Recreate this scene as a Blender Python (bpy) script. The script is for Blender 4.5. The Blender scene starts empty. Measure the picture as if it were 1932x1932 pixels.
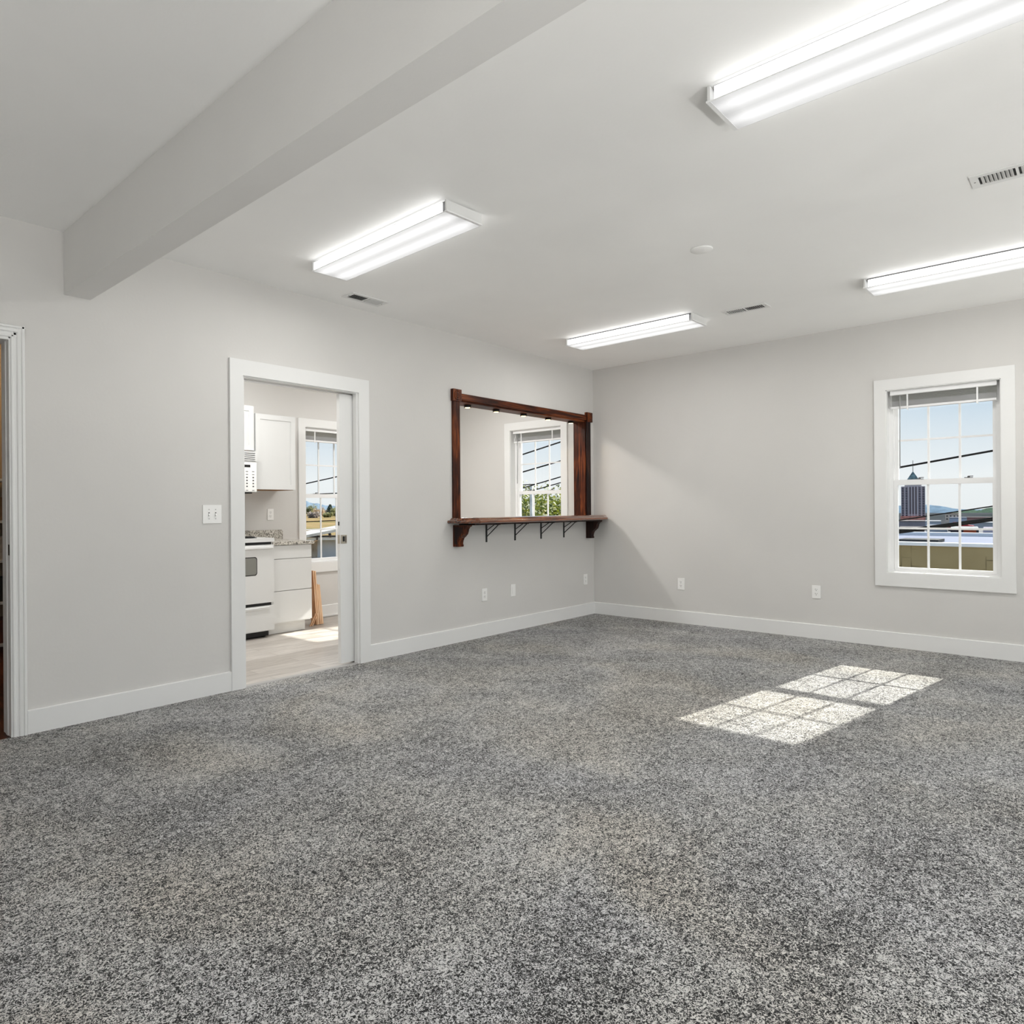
import bpy, bmesh, math, random
from mathutils import Matrix, Vector
from math import sin, cos, tan, pi, radians, atan2, hypot

C = bpy.context.scene.collection
SC = bpy.context.scene

# ------------------------------------------------------------------ camera
cam_data = bpy.data.cameras.new('camera')
cam = bpy.data.objects.new('camera', cam_data); C.objects.link(cam)
YAW, ROLL = radians(42.8455), radians(-0.42)
fwd = Vector((cos(YAW), sin(YAW), 0)); rt = Vector((sin(YAW), -cos(YAW), 0)); up = Vector((0, 0, 1))
rt2 = rt * cos(ROLL) + up * sin(ROLL); up2 = -rt * sin(ROLL) + up * cos(ROLL)
M = Matrix((rt2, up2, -fwd)).transposed().to_4x4()
M.translation = Vector((-6.8027, -4.3262, 1.2125))
cam.matrix_world = M
cam_data.sensor_width = 36; cam_data.lens = 1297.29 / 1932 * 36
cam_data.shift_x = (966 - 882.09) / 1932; cam_data.shift_y = -(966 - 960.2) / 1932
cam_data.clip_start = .05; cam_data.clip_end = 20000
SC.camera = cam

# ------------------------------------------------------------------ sky, sun, exposure
w = bpy.data.worlds.new('sky'); SC.world = w; w.use_nodes = True
nt = w.node_tree; nt.nodes.clear()
tc = nt.nodes.new('ShaderNodeTexCoord'); sx = nt.nodes.new('ShaderNodeSeparateXYZ')
rp = nt.nodes.new('ShaderNodeValToRGB'); bg = nt.nodes.new('ShaderNodeBackground'); wo = nt.nodes.new('ShaderNodeOutputWorld')
nz = nt.nodes.new('ShaderNodeTexNoise'); nz.inputs['Scale'].default_value = 5; nz.inputs['Detail'].default_value = 4
ml = nt.nodes.new('ShaderNodeMath'); ml.operation = 'MULTIPLY_ADD'; ml.inputs[1].default_value = .05
nt.links.new(tc.outputs['Generated'], sx.inputs[0]); nt.links.new(tc.outputs['Generated'], nz.inputs['Vector'])
nt.links.new(nz.outputs['Fac'], ml.inputs[0]); nt.links.new(sx.outputs['Z'], ml.inputs[2])
nt.links.new(ml.outputs[0], rp.inputs['Fac']); nt.links.new(rp.outputs['Color'], bg.inputs['Color'])
nt.links.new(bg.outputs[0], wo.inputs[0])
e = rp.color_ramp.elements
e[0].position = 0.0; e[0].color = (.86, .88, .9, 1)
e[1].position = 1.0; e[1].color = (.26, .42, .70, 1)
for p, c in ((.06, (.92, .94, .96, 1)), (.10, (.80, .86, .92, 1)), (.17, (.56, .70, .84, 1)), (.45, (.40, .57, .79, 1))):
    k = e.new(p); k.color = c
bg.inputs['Strength'].default_value = 1.0

sun = bpy.data.lights.new('sun', 'SUN'); sun.energy = 11; sun.angle = .0093; sun.color = (1, .95, .87)
so = bpy.data.objects.new('sun', sun); C.objects.link(so); so.location = (30, -5, 20)
so.rotation_euler = Vector((-1, .152, -.642)).to_track_quat('-Z', 'Y').to_euler()

SC.view_settings.view_transform = 'Standard'; SC.view_settings.look = 'None'
SC.view_settings.gamma = 1; SC.view_settings.use_curve_mapping = False
SC.view_settings.exposure = 0.0
SC.cycles.max_bounces = 10; SC.cycles.diffuse_bounces = 6; SC.cycles.transparent_max_bounces = 24
SC.cycles.sample_clamp_indirect = 6

TUBE_W = 7.0      # watts of each tube of a ceiling fixture
SIDE_R = 2.6      # glow of the lens sides
H = 2.80

# ------------------------------------------------------------------ helpers
class MB:
    def __init__(s): s.bm = bmesh.new(); s.mi = 0
    def box(s, x0, x1, y0, y1, z0, z1):
        if x0 > x1: x0, x1 = x1, x0
        if y0 > y1: y0, y1 = y1, y0
        if z0 > z1: z0, z1 = z1, z0
        v = [s.bm.verts.new(p) for p in ((x0,y0,z0),(x1,y0,z0),(x1,y1,z0),(x0,y1,z0),(x0,y0,z1),(x1,y0,z1),(x1,y1,z1),(x0,y1,z1))]
        for f in ((3,2,1,0),(4,5,6,7),(0,1,5,4),(1,2,6,5),(2,3,7,6),(3,0,4,7)):
            s.bm.faces.new([v[i] for i in f]).material_index = s.mi
        return s
    def hull8(s, pts):
        v = [s.bm.verts.new(p) for p in pts]
        for f in ((3,2,1,0),(4,5,6,7),(0,1,5,4),(1,2,6,5),(2,3,7,6),(3,0,4,7)):
            s.bm.faces.new([v[i] for i in f]).material_index = s.mi
        return s
    def prism(s, poly, ax, a0, a1):
        """poly of 2-D points swept along axis ax ('x','y','z')"""
        def P(p, a):
            return {'x': (a, p[0], p[1]), 'y': (p[0], a, p[1]), 'z': (p[0], p[1], a)}[ax]
        A = [s.bm.verts.new(P(p, a0)) for p in poly]; B = [s.bm.verts.new(P(p, a1)) for p in poly]
        n = len(poly)
        fs = [s.bm.faces.new(A), s.bm.faces.new(B[::-1])]
        for i in range(n): fs.append(s.bm.faces.new((A[i], B[i], B[(i+1) % n], A[(i+1) % n])))
        for f in fs: f.material_index = s.mi
        return s
    def tube(s, p0, p1, r, n=10, r1=None):
        p0, p1 = Vector(p0), Vector(p1); d = (p1 - p0).normalized()
        a = d.orthogonal().normalized(); b = d.cross(a); r1 = r if r1 is None else r1
        A = [s.bm.verts.new(p0 + (a*cos(t)+b*sin(t))*r) for t in [2*pi*i/n for i in range(n)]]
        B = [s.bm.verts.new(p1 + (a*cos(t)+b*sin(t))*r1) for t in [2*pi*i/n for i in range(n)]]
        s.bm.faces.new(A[::-1]); s.bm.faces.new(B)
        for i in range(n):
            f = s.bm.faces.new((A[i], A[(i+1) % n], B[(i+1) % n], B[i])); f.smooth = True; f.material_index = s.mi
        return s
    def lathe(s, c, prof, ax='z', n=32):
        """rings of (r, h) about centre c along ax"""
        rings = []
        for r, h in prof:
            ring = []
            for i in range(n):
                t = 2*pi*i/n; q = (r*cos(t), r*sin(t))
                o = {'z': (q[0], q[1], h), 'y': (q[0], h, q[1]), 'x': (h, q[0], q[1])}[ax]
                ring.append(s.bm.verts.new(Vector(c) + Vector(o)))
            rings.append(ring)
        for A, B in zip(rings, rings[1:]):
            for i in range(n):
                f = s.bm.faces.new((A[i], A[(i+1) % n], B[(i+1) % n], B[i])); f.smooth = True
        s.bm.faces.new(rings[0][::-1]); s.bm.faces.new(rings[-1])
        return s
    def build(s, name, m, parent=None, bevel=0, tf=None, segs=2):
        if bevel:
            bmesh.ops.bevel(s.bm, geom=[e for e in s.bm.edges if e.is_manifold and e.calc_face_angle(0) > .5],
                            offset=bevel, segments=segs, affect='EDGES', profile=.6)
        bmesh.ops.recalc_face_normals(s.bm, faces=s.bm.faces)
        me = bpy.data.meshes.new(name)
        if tf:
            for v in s.bm.verts: v.co = tf(v.co)
            bmesh.ops.recalc_face_normals(s.bm, faces=s.bm.faces)
        s.bm.to_mesh(me); s.bm.free()
        for mm in (m if isinstance(m, (list, tuple)) else [m]): me.materials.append(mm)
        o = bpy.data.objects.new(name, me); C.objects.link(o)
        if parent: adopt(o, parent)
        return o

def adopt(o, parent):
    o.parent = parent
    if parent.type == 'EMPTY':
        o.matrix_parent_inverse = (Matrix.Translation(parent.location) @ parent.rotation_euler.to_matrix().to_4x4()).inverted()

def tag(o, label, cat, group=None, kind=None):
    o['label'] = label; o['category'] = cat
    if group: o['group'] = group
    if kind: o['kind'] = kind
    return o

def thing(name, label, cat, loc=(0, 0, 0), group=None, kind=None):
    o = bpy.data.objects.new(name, None); C.objects.link(o); o.location = loc
    o.empty_display_size = .05
    return tag(o, label, cat, group, kind)

def struct(name, mb, m, label, cat, **k):
    o = mb.build(name, m, **k); return tag(o, label, cat, kind='structure')

def dup(root, loc, rotz=0, label=None):
    r = root.copy(); C.objects.link(r); r.location = loc; r.rotation_euler = (0, 0, rotz)
    if label: r['label'] = label
    for ch in list(root.children):
        c = ch.copy(); C.objects.link(c); c.parent = r
        for g in list(ch.children):
            d = g.copy(); C.objects.link(d); d.parent = c
    return r

# ------------------------------------------------------------------ materials
def new_mat(name):
    m = bpy.data.materials.new(name); m.use_nodes = True
    n = m.node_tree; return m, n, n.nodes['Principled BSDF']

def L(n, a, b): n.links.new(a, b)

def noise(n, scale, detail=3, dist=0, vec=None, rough=.5):
    t = n.nodes.new('ShaderNodeTexNoise'); t.inputs['Scale'].default_value = scale
    t.inputs['Detail'].default_value = detail; t.inputs['Distortion'].default_value = dist
    t.inputs['Roughness'].default_value = rough
    if vec is not None: L(n, vec, t.inputs['Vector'])
    return t

def coords(n, scale=(1, 1, 1), rot=(0, 0, 0)):
    tc = n.nodes.new('ShaderNodeTexCoord'); mp = n.nodes.new('ShaderNodeMapping')
    mp.inputs['Scale'].default_value = scale; mp.inputs['Rotation'].default_value = rot
    L(n, tc.outputs['Object'], mp.inputs['Vector']); return mp.outputs['Vector']

def ramp(n, fac, stops):
    r = n.nodes.new('ShaderNodeValToRGB'); L(n, fac, r.inputs['Fac'])
    e = r.color_ramp.elements
    e[0].position, e[0].color = stops[0][0], (*stops[0][1], 1)
    e[1].position, e[1].color = stops[-1][0], (*stops[-1][1], 1)
    for p, c in stops[1:-1]:
        k = e.new(p); k.color = (*c, 1)
    return r

def bump(n, b, h, strength, dist=.01):
    u = n.nodes.new('ShaderNodeBump'); u.inputs['Strength'].default_value = strength; u.inputs['Distance'].default_value = dist
    L(n, h, u.inputs['Height']); L(n, u.outputs[0], b.inputs['Normal']); return u

def paint(name, col, rough=.5, var=.04, scale=3, bs=0, bscale=60, spec=.4, metal=0):
    m, n, b = new_mat(name); v = coords(n)
    t = noise(n, scale, 3, .3, v)
    c0 = tuple(c*(1-var) for c in col); c1 = tuple(min(1, c*(1+var)) for c in col)
    r = ramp(n, t.outputs['Fac'], [(.3, c0), (.7, c1)]); L(n, r.outputs[0], b.inputs['Base Color'])
    b.inputs['Roughness'].default_value = rough; b.inputs['Specular IOR Level'].default_value = spec
    b.inputs['Metallic'].default_value = metal
    if bs:
        t2 = noise(n, bscale, 4, 0, v); bump(n, b, t2.outputs['Fac'], bs, .004)
    return m

def plaster(name, col):
    """painted drywall with faint roller texture and curved trowel strokes"""
    m, n, b = new_mat(name); v = coords(n)
    t = noise(n, 1.3, 3, .4, v)
    r = ramp(n, t.outputs['Fac'], [(.3, tuple(c*.975 for c in col)), (.7, tuple(min(1, c*1.02) for c in col))])
    L(n, r.outputs[0], b.inputs['Base Color'])
    b.inputs['Roughness'].default_value = .62; b.inputs['Specular IOR Level'].default_value = .3
    f = noise(n, 55, 5, 0, v)
    wv = n.nodes.new('ShaderNodeTexWave'); wv.wave_type = 'RINGS'; wv.inputs['Scale'].default_value = 5
    wv.inputs['Distortion'].default_value = 6; wv.inputs['Detail'].default_value = 3; wv.inputs['Detail Scale'].default_value = .8
    L(n, v, wv.inputs['Vector'])
    msk = noise(n, 2.1, 2, 0, v); mr = ramp(n, msk.outputs['Fac'], [(.56, (0, 0, 0)), (.68, (1, 1, 1))])
    mu = n.nodes.new('ShaderNodeMath'); mu.operation = 'MULTIPLY'; L(n, wv.outputs['Fac'], mu.inputs[0]); L(n, mr.outputs[0], mu.inputs[1])
    ad = n.nodes.new('ShaderNodeMath'); ad.operation = 'MULTIPLY_ADD'; L(n, mu.outputs[0], ad.inputs[0]); ad.inputs[1].default_value = .5
    L(n, f.outputs['Fac'], ad.inputs[2])
    bump(n, b, ad.outputs[0], .12, .004); return m

def carpet():
    m, n, b = new_mat('carpet_frieze'); v = coords(n)
    # domain-warped yarn curls, dark crevice shade between pale tufts painted into the colour
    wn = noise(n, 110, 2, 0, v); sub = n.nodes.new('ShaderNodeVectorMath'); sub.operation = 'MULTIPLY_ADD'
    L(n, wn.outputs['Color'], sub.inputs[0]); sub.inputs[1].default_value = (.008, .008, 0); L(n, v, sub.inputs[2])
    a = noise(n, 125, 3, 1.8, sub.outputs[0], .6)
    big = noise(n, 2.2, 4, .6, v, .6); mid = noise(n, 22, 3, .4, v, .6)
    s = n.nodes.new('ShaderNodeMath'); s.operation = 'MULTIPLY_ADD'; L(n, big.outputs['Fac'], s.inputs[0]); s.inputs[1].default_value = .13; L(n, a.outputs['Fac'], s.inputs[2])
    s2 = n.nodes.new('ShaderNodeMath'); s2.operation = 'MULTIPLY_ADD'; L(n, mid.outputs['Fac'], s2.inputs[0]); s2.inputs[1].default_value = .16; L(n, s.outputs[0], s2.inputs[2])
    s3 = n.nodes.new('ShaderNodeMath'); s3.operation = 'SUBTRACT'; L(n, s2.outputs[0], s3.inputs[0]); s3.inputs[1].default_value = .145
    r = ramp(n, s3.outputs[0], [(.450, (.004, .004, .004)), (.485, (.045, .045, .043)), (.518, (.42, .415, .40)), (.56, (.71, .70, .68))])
    tint = noise(n, 1.1, 3, .5, v); tr = ramp(n, tint.outputs['Fac'], [(.33, (.97, .98, 1.02)), (.5, (1, 1, 1)), (.68, (1.04, 1.0, .94))])
    mx = n.nodes.new('ShaderNodeMix'); mx.data_type = 'RGBA'; mx.blend_type = 'MULTIPLY'; mx.inputs['Factor'].default_value = 1
    L(n, r.outputs[0], mx.inputs['A']); L(n, tr.outputs[0], mx.inputs['B']); L(n, mx.outputs['Result'], b.inputs['Base Color'])
    b.inputs['Roughness'].default_value = .95; b.inputs['Specular IOR Level'].default_value = .1
    b.inputs['Sheen Weight'].default_value = .15
    bump(n, b, s3.outputs[0], .7, .012); return m

def wood(name, dark, mid, light, axis='x', rough=.45, scale=1.0, coat=.0, spec=.22):
    m, n, b = new_mat(name)
    sc = {'x': (1.2, 22, 22), 'y': (22, 1.2, 22), 'z': (22, 22, 1.2)}[axis]
    v = coords(n, tuple(c*scale for c in sc))
    t = noise(n, 1.6, 6, 1.2, v, .6)
    big = noise(n, 2.0, 3, .5, coords(n))
    a = n.nodes.new('ShaderNodeMath'); a.operation = 'MULTIPLY_ADD'; L(n, big.outputs['Fac'], a.inputs[0]); a.inputs[1].default_value = .5
    sb = n.nodes.new('ShaderNodeMath'); sb.operation = 'SUBTRACT'; L(n, t.outputs['Fac'], sb.inputs[0]); sb.inputs[1].default_value = .25
    L(n, sb.outputs[0], a.inputs[2])
    r = ramp(n, a.outputs[0], [(.32, dark), (.5, mid), (.68, light)])
    L(n, r.outputs[0], b.inputs['Base Color']); b.inputs['Roughness'].default_value = rough
    b.inputs['Specular IOR Level'].default_value = spec; b.inputs['Coat Weight'].default_value = coat; b.inputs['Coat Roughness'].default_value = .15
    bump(n, b, t.outputs['Fac'], .08, .002); return m

def planks():
    m, n, b = new_mat('vinyl_planks'); v = coords(n, (1, 1, 1))
    br = n.nodes.new('ShaderNodeTexBrick'); L(n, v, br.inputs['Vector'])
    br.inputs['Scale'].default_value = 1; br.inputs['Brick Width'].default_value = 1.22; br.inputs['Row Height'].default_value = .152
    br.inputs['Mortar Size'].default_value = .0015; br.inputs['Color1'].default_value = (.40, .37, .34, 1); br.inputs['Color2'].default_value = (.56, .53, .50, 1)
    br.inputs['Mortar'].default_value = (.2, .17, .14, 1); br.inputs['Bias'].default_value = 0; br.offset = .37
    t = noise(n, 1.8, 6, 1, coords(n, (2, 26, 1)), .6); r = ramp(n, t.outputs['Fac'], [(.3, (.72, .70, .68)), (.7, (1.15, 1.14, 1.12))])
    mx = n.nodes.new('ShaderNodeMix'); mx.data_type = 'RGBA'; mx.blend_type = 'MULTIPLY'; mx.inputs['Factor'].default_value = 1
    L(n, br.outputs['Color'], mx.inputs['A']); L(n, r.outputs[0], mx.inputs['B']); L(n, mx.outputs['Result'], b.inputs['Base Color'])
    b.inputs['Roughness'].default_value = .38; return m

def granite():
    m, n, b = new_mat('speckled_granite'); v = coords(n)
    t = noise(n, 38, 6, 1.5, v, .7)
    r = ramp(n, t.outputs['Fac'], [(.38, (.05, .05, .045)), (.45, (.25, .23, .2)), (.52, (.55, .52, .46)), (.62, (.72, .70, .65))])
    L(n, r.outputs[0], b.inputs['Base Color']); b.inputs['Roughness'].default_value = .25; return m

def glass():
    m = bpy.data.materials.new('window_glass'); m.use_nodes = True; n = m.node_tree; n.nodes.clear()
    o = n.nodes.new('ShaderNodeOutputMaterial'); mx = n.nodes.new('ShaderNodeMixShader')
    tr = n.nodes.new('ShaderNodeBsdfTransparent'); tr.inputs[0].default_value = (.97, .985, .98, 1)
    gl = n.nodes.new('ShaderNodeBsdfGlossy'); gl.inputs['Roughness'].default_value = .02
    lw = n.nodes.new('ShaderNodeFresnel'); lw.inputs[0].default_value = 1.25
    L(n, lw.outputs[0], mx.inputs[0]); L(n, tr.outputs[0], mx.inputs[1]); L(n, gl.outputs[0], mx.inputs[2]); L(n, mx.outputs[0], o.inputs[0])
    return m

def emit(name, col, s):
    m, n, b = new_mat(name); b.inputs['Base Color'].default_value = (*col, 1)
    b.inputs['Emission Color'].default_value = (*col, 1); b.inputs['Emission Strength'].default_value = s; return m

def lens_mat():
    """prismatic acrylic lens, brighter along the two tubes behind it"""
    m, n, b = new_mat('acrylic_lens')
    tc = n.nodes.new('ShaderNodeTexCoord'); sx = n.nodes.new('ShaderNodeSeparateXYZ'); L(n, tc.outputs['Object'], sx.inputs[0])
    ab = n.nodes.new('ShaderNodeMath'); ab.operation = 'ABSOLUTE'; L(n, sx.outputs['X'], ab.inputs[0])
    s1 = n.nodes.new('ShaderNodeMath'); s1.operation = 'SUBTRACT'; L(n, ab.outputs[0], s1.inputs[0]); s1.inputs[1].default_value = .062
    a2 = n.nodes.new('ShaderNodeMath'); a2.operation = 'ABSOLUTE'; L(n, s1.outputs[0], a2.inputs[0])
    r = ramp(n, a2.outputs[0], [(0, (1.05, 1.05, 1.05)), (.018, (.96, .96, .96)), (.042, (.76, .76, .755)), (.075, (.66, .66, .655))])
    ay = n.nodes.new('ShaderNodeMath'); ay.operation = 'ABSOLUTE'; L(n, sx.outputs['Y'], ay.inputs[0])
    r2 = ramp(n, ay.outputs[0], [(.54, (1, 1, 1)), (.61, (.72, .72, .72))])
    mx = n.nodes.new('ShaderNodeMix'); mx.data_type = 'RGBA'; mx.blend_type = 'MULTIPLY'; mx.inputs['Factor'].default_value = 1
    L(n, r.outputs[0], mx.inputs['A']); L(n, r2.outputs[0], mx.inputs['B'])
    L(n, mx.outputs['Result'], b.inputs['Emission Color']); b.inputs['Emission Strength'].default_value = 1
    b.inputs['Base Color'].default_value = (.12, .12, .12, 1); b.inputs['Roughness'].default_value = .3
    return m

WALL = plaster('wall_paint', (.665, .652, .632)); CEIL = plaster('ceiling_paint', (.925, .922, .910))
TRIM = paint('trim_white', (.80, .80, .79), .35, .01); VINYL = paint('vinyl_white', (.86, .86, .86), .3, .01)
PLATE = paint('plate_white', (.90, .895, .88), .3, .01); DARK = paint('black_gap', (.015, .015, .015), .6, .1)
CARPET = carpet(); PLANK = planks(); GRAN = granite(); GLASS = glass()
REDW = ((.006, .0015, .001), (.070, .014, .003), (.24, .058, .012))
WX, WY, WZ = (wood('mahogany_' + a, *REDW, axis=a) for a in 'xyz')
SHADEW = wood('mahogany_shaded', (.004, .002, .002), (.015, .005, .004), (.05, .015, .008), axis='z')  # mahogany darkened in colour to stand in for shade on the right-hand pieces
OAKZ = wood('raw_oak', (.62, .37, .2), (.8, .52, .32), (.9, .68, .48), axis='z', rough=.6, coat=0)
PLYW = wood('raw_cabinet_side', (.16, .07, .02), (.3, .14, .045), (.42, .22, .08), axis='z', rough=.6, coat=0)
IRON = paint('black_iron', (.01, .01, .01), .45, .1)
APPL = paint('appliance_white', (.71, .715, .71), .22, .005); CAB = paint('cabinet_white', (.69, .695, .69), .35, .005)
BRASS = paint('satin_nickel', (.55, .50, .42), .3, .05, metal=.9)
LENS = lens_mat(); SIDE = emit('acrylic_lens_side', (1, 1, .99), SIDE_R); FIXT = paint('fixture_white', (.75, .75, .74), .4, .01)

# ------------------------------------------------------------------ room shell
X0, Y0, T = -10.0, -8.0, .14        # west and south faces, wall thickness
KD, KW, RX, RY = 2.20, -4.75, -8.6, 3.0   # kitchen back wall, kitchen west wall, side room west and north
struct('floor', MB().box(X0, 0, Y0, 0.0, -.2, 0), CARPET, 'grey frieze carpet with painted pile shade across the main room', 'carpet')
struct('floor_kitchen', MB().box(KW-.1, 0, 0.0, KD, -.2, -.004), PLANK, 'pale wood plank floor of the kitchen', 'floor')
# ceiling over everything
struct('ceiling', MB().box(X0, 0, Y0, 0, H, H+.2).box(KW, 0, T, KD, H, H+.2), CEIL, 'white painted flat ceiling', 'ceiling')

DX0, DX1, DZ = -4.405, -3.405, 2.145      # kitchen doorway
PX0, PX1, PZ0, PZ1 = -2.25, -.155, 1.10, 2.205   # serving opening
LX0, LX1, LZ = -6.60, -5.748, 2.16        # left doorway
n_ = MB()
n_.box(X0, LX0, 0, T, 0, H).box(LX0, LX1, 0, T, LZ, H).box(LX1, DX0, 0, T, 0, H)
n_.box(DX0, DX1, 0, T, DZ, H)
n_.box(DX1, PX0, 0, .045, 0, H).box(DX1, PX0, .095, T, 0, H).box(-2.5, PX0, .045, .095, 0, H).box(DX1, -2.5, .045, .095, DZ, H)
n_.box(PX0, PX1, 0, T, 0, PZ0).box(PX0, PX1, 0, T, PZ1, H).box(PX1, 0, 0, T, 0, H)
struct('wall_north', n_, WALL, 'long light grey wall with kitchen doorway and serving opening', 'wall')

def wall_x(name, x0, x1, ya, yb, holes, label):
    """wall in the plane x, with window holes (y0, y1, z0, z1) sorted by y"""
    m = MB(); y = ya
    for (a, b, c, d) in sorted(holes):
        m.box(x0, x1, y, a, -.2, H+.2); m.box(x0, x1, a, b, -.2, c); m.box(x0, x1, a, b, d, H+.2); y = b
    m.box(x0, x1, y, yb, -.2, H+.2)
    return struct(name, m, WALL, label, 'wall')
def wall_y(name, y0, y1, xa, xb, holes, label):
    m = MB(); x = xa
    for (a, b, c, d) in sorted(holes):
        m.box(x, a, y0, y1, -.2, H+.2); m.box(a, b, y0, y1, -.2, c); m.box(a, b, y0, y1, d, H+.2); x = b
    m.box(x, xb, y0, y1, -.2, H+.2)
    return struct(name, m, WALL, label, 'wall')

WY1, WY2, WY3 = -3.338, .835, -6.45          # window centres on the east wall, the last one added for daylight
HW = .393
wall_x('wall_east', 0, .18, Y0, KD+.18, [(c-HW, c+HW, .635, 2.205) for c in (WY1, WY2)] + [(WY3-1.25, WY3+1.25, .1, 2.6)],
       'light grey outer wall with the double hung windows')
KX = -2.03; kz = lambda z: .512 + (z-.525)*.970
wall_y('wall_kitchen', KD, KD+.18, KW-.1, 0, [(KX-HW, KX+HW, kz(.635), kz(2.205))], 'kitchen back wall behind the range')
wall_y('wall_south', Y0-.18, Y0, X0-.18, .18, [(-9.75, -6.75, .1, 2.6), (-6.55, -3.55, .1, 2.6), (-3.35, -.35, .1, 2.6)], 'light grey wall behind the viewer')  # wide holes belong to the added daylight windows
wall_x('wall_west', X0-.18, X0, Y0, .14, [], 'light grey wall far left behind the viewer')
struct('wall_divider', MB().box(KW-.1, KW, T, KD, 0, H), WALL, 'wall at the left end of the kitchen', 'wall')
# beam across the ceiling
bm_ = MB(); bm_.hull8([(-5.494,0,2.445),(-5.354,0,2.445),(-5.405,Y0,2.445),(-5.545,Y0,2.445),(-5.494,0,H),(-5.354,0,H),(-5.405,Y0,H),(-5.545,Y0,H)])
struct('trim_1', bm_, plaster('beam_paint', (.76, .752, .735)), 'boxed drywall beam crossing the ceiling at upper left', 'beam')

# baseboards (flat 1x5 boards with eased top)
def base_x(m, xa, xb, y, s=-1, h=.13):      # along x, on face y, into the room by s
    m.prism([(y, 0), (y+s*.015, 0), (y+s*.015, h-.003), (y+s*.012, h), (y, h)], 'x', xa, xb); return m
def base_y(m, ya, yb, x, s=-1, h=.13):
    m.prism([(x, 0), (x+s*.015, 0), (x+s*.015, h-.003), (x+s*.012, h), (x, h)], 'y', ya, yb); return m
struct('baseboard_north', base_x(base_x(base_x(MB(), -3.306, -.015, 0), -5.69, -4.497, 0), X0, LX0-.09, 0), TRIM, 'white flat baseboard along the long grey wall', 'baseboard')
struct('baseboard_east', base_y(MB(), Y0, 0, 0), TRIM, 'white flat baseboard below the right hand window', 'baseboard')
struct('baseboard_kitchen', base_x(base_y(MB(), T, KD-.015, 0), -2.76, -.015, KD), TRIM, 'white baseboard of the kitchen', 'baseboard')
# kitchen quarter round
struct('trim_2', MB().box(-2.74, -.03, KD-.03, KD-.015, 0, .018), TRIM, 'thin white shoe moulding on the kitchen floor', 'trim')

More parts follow.
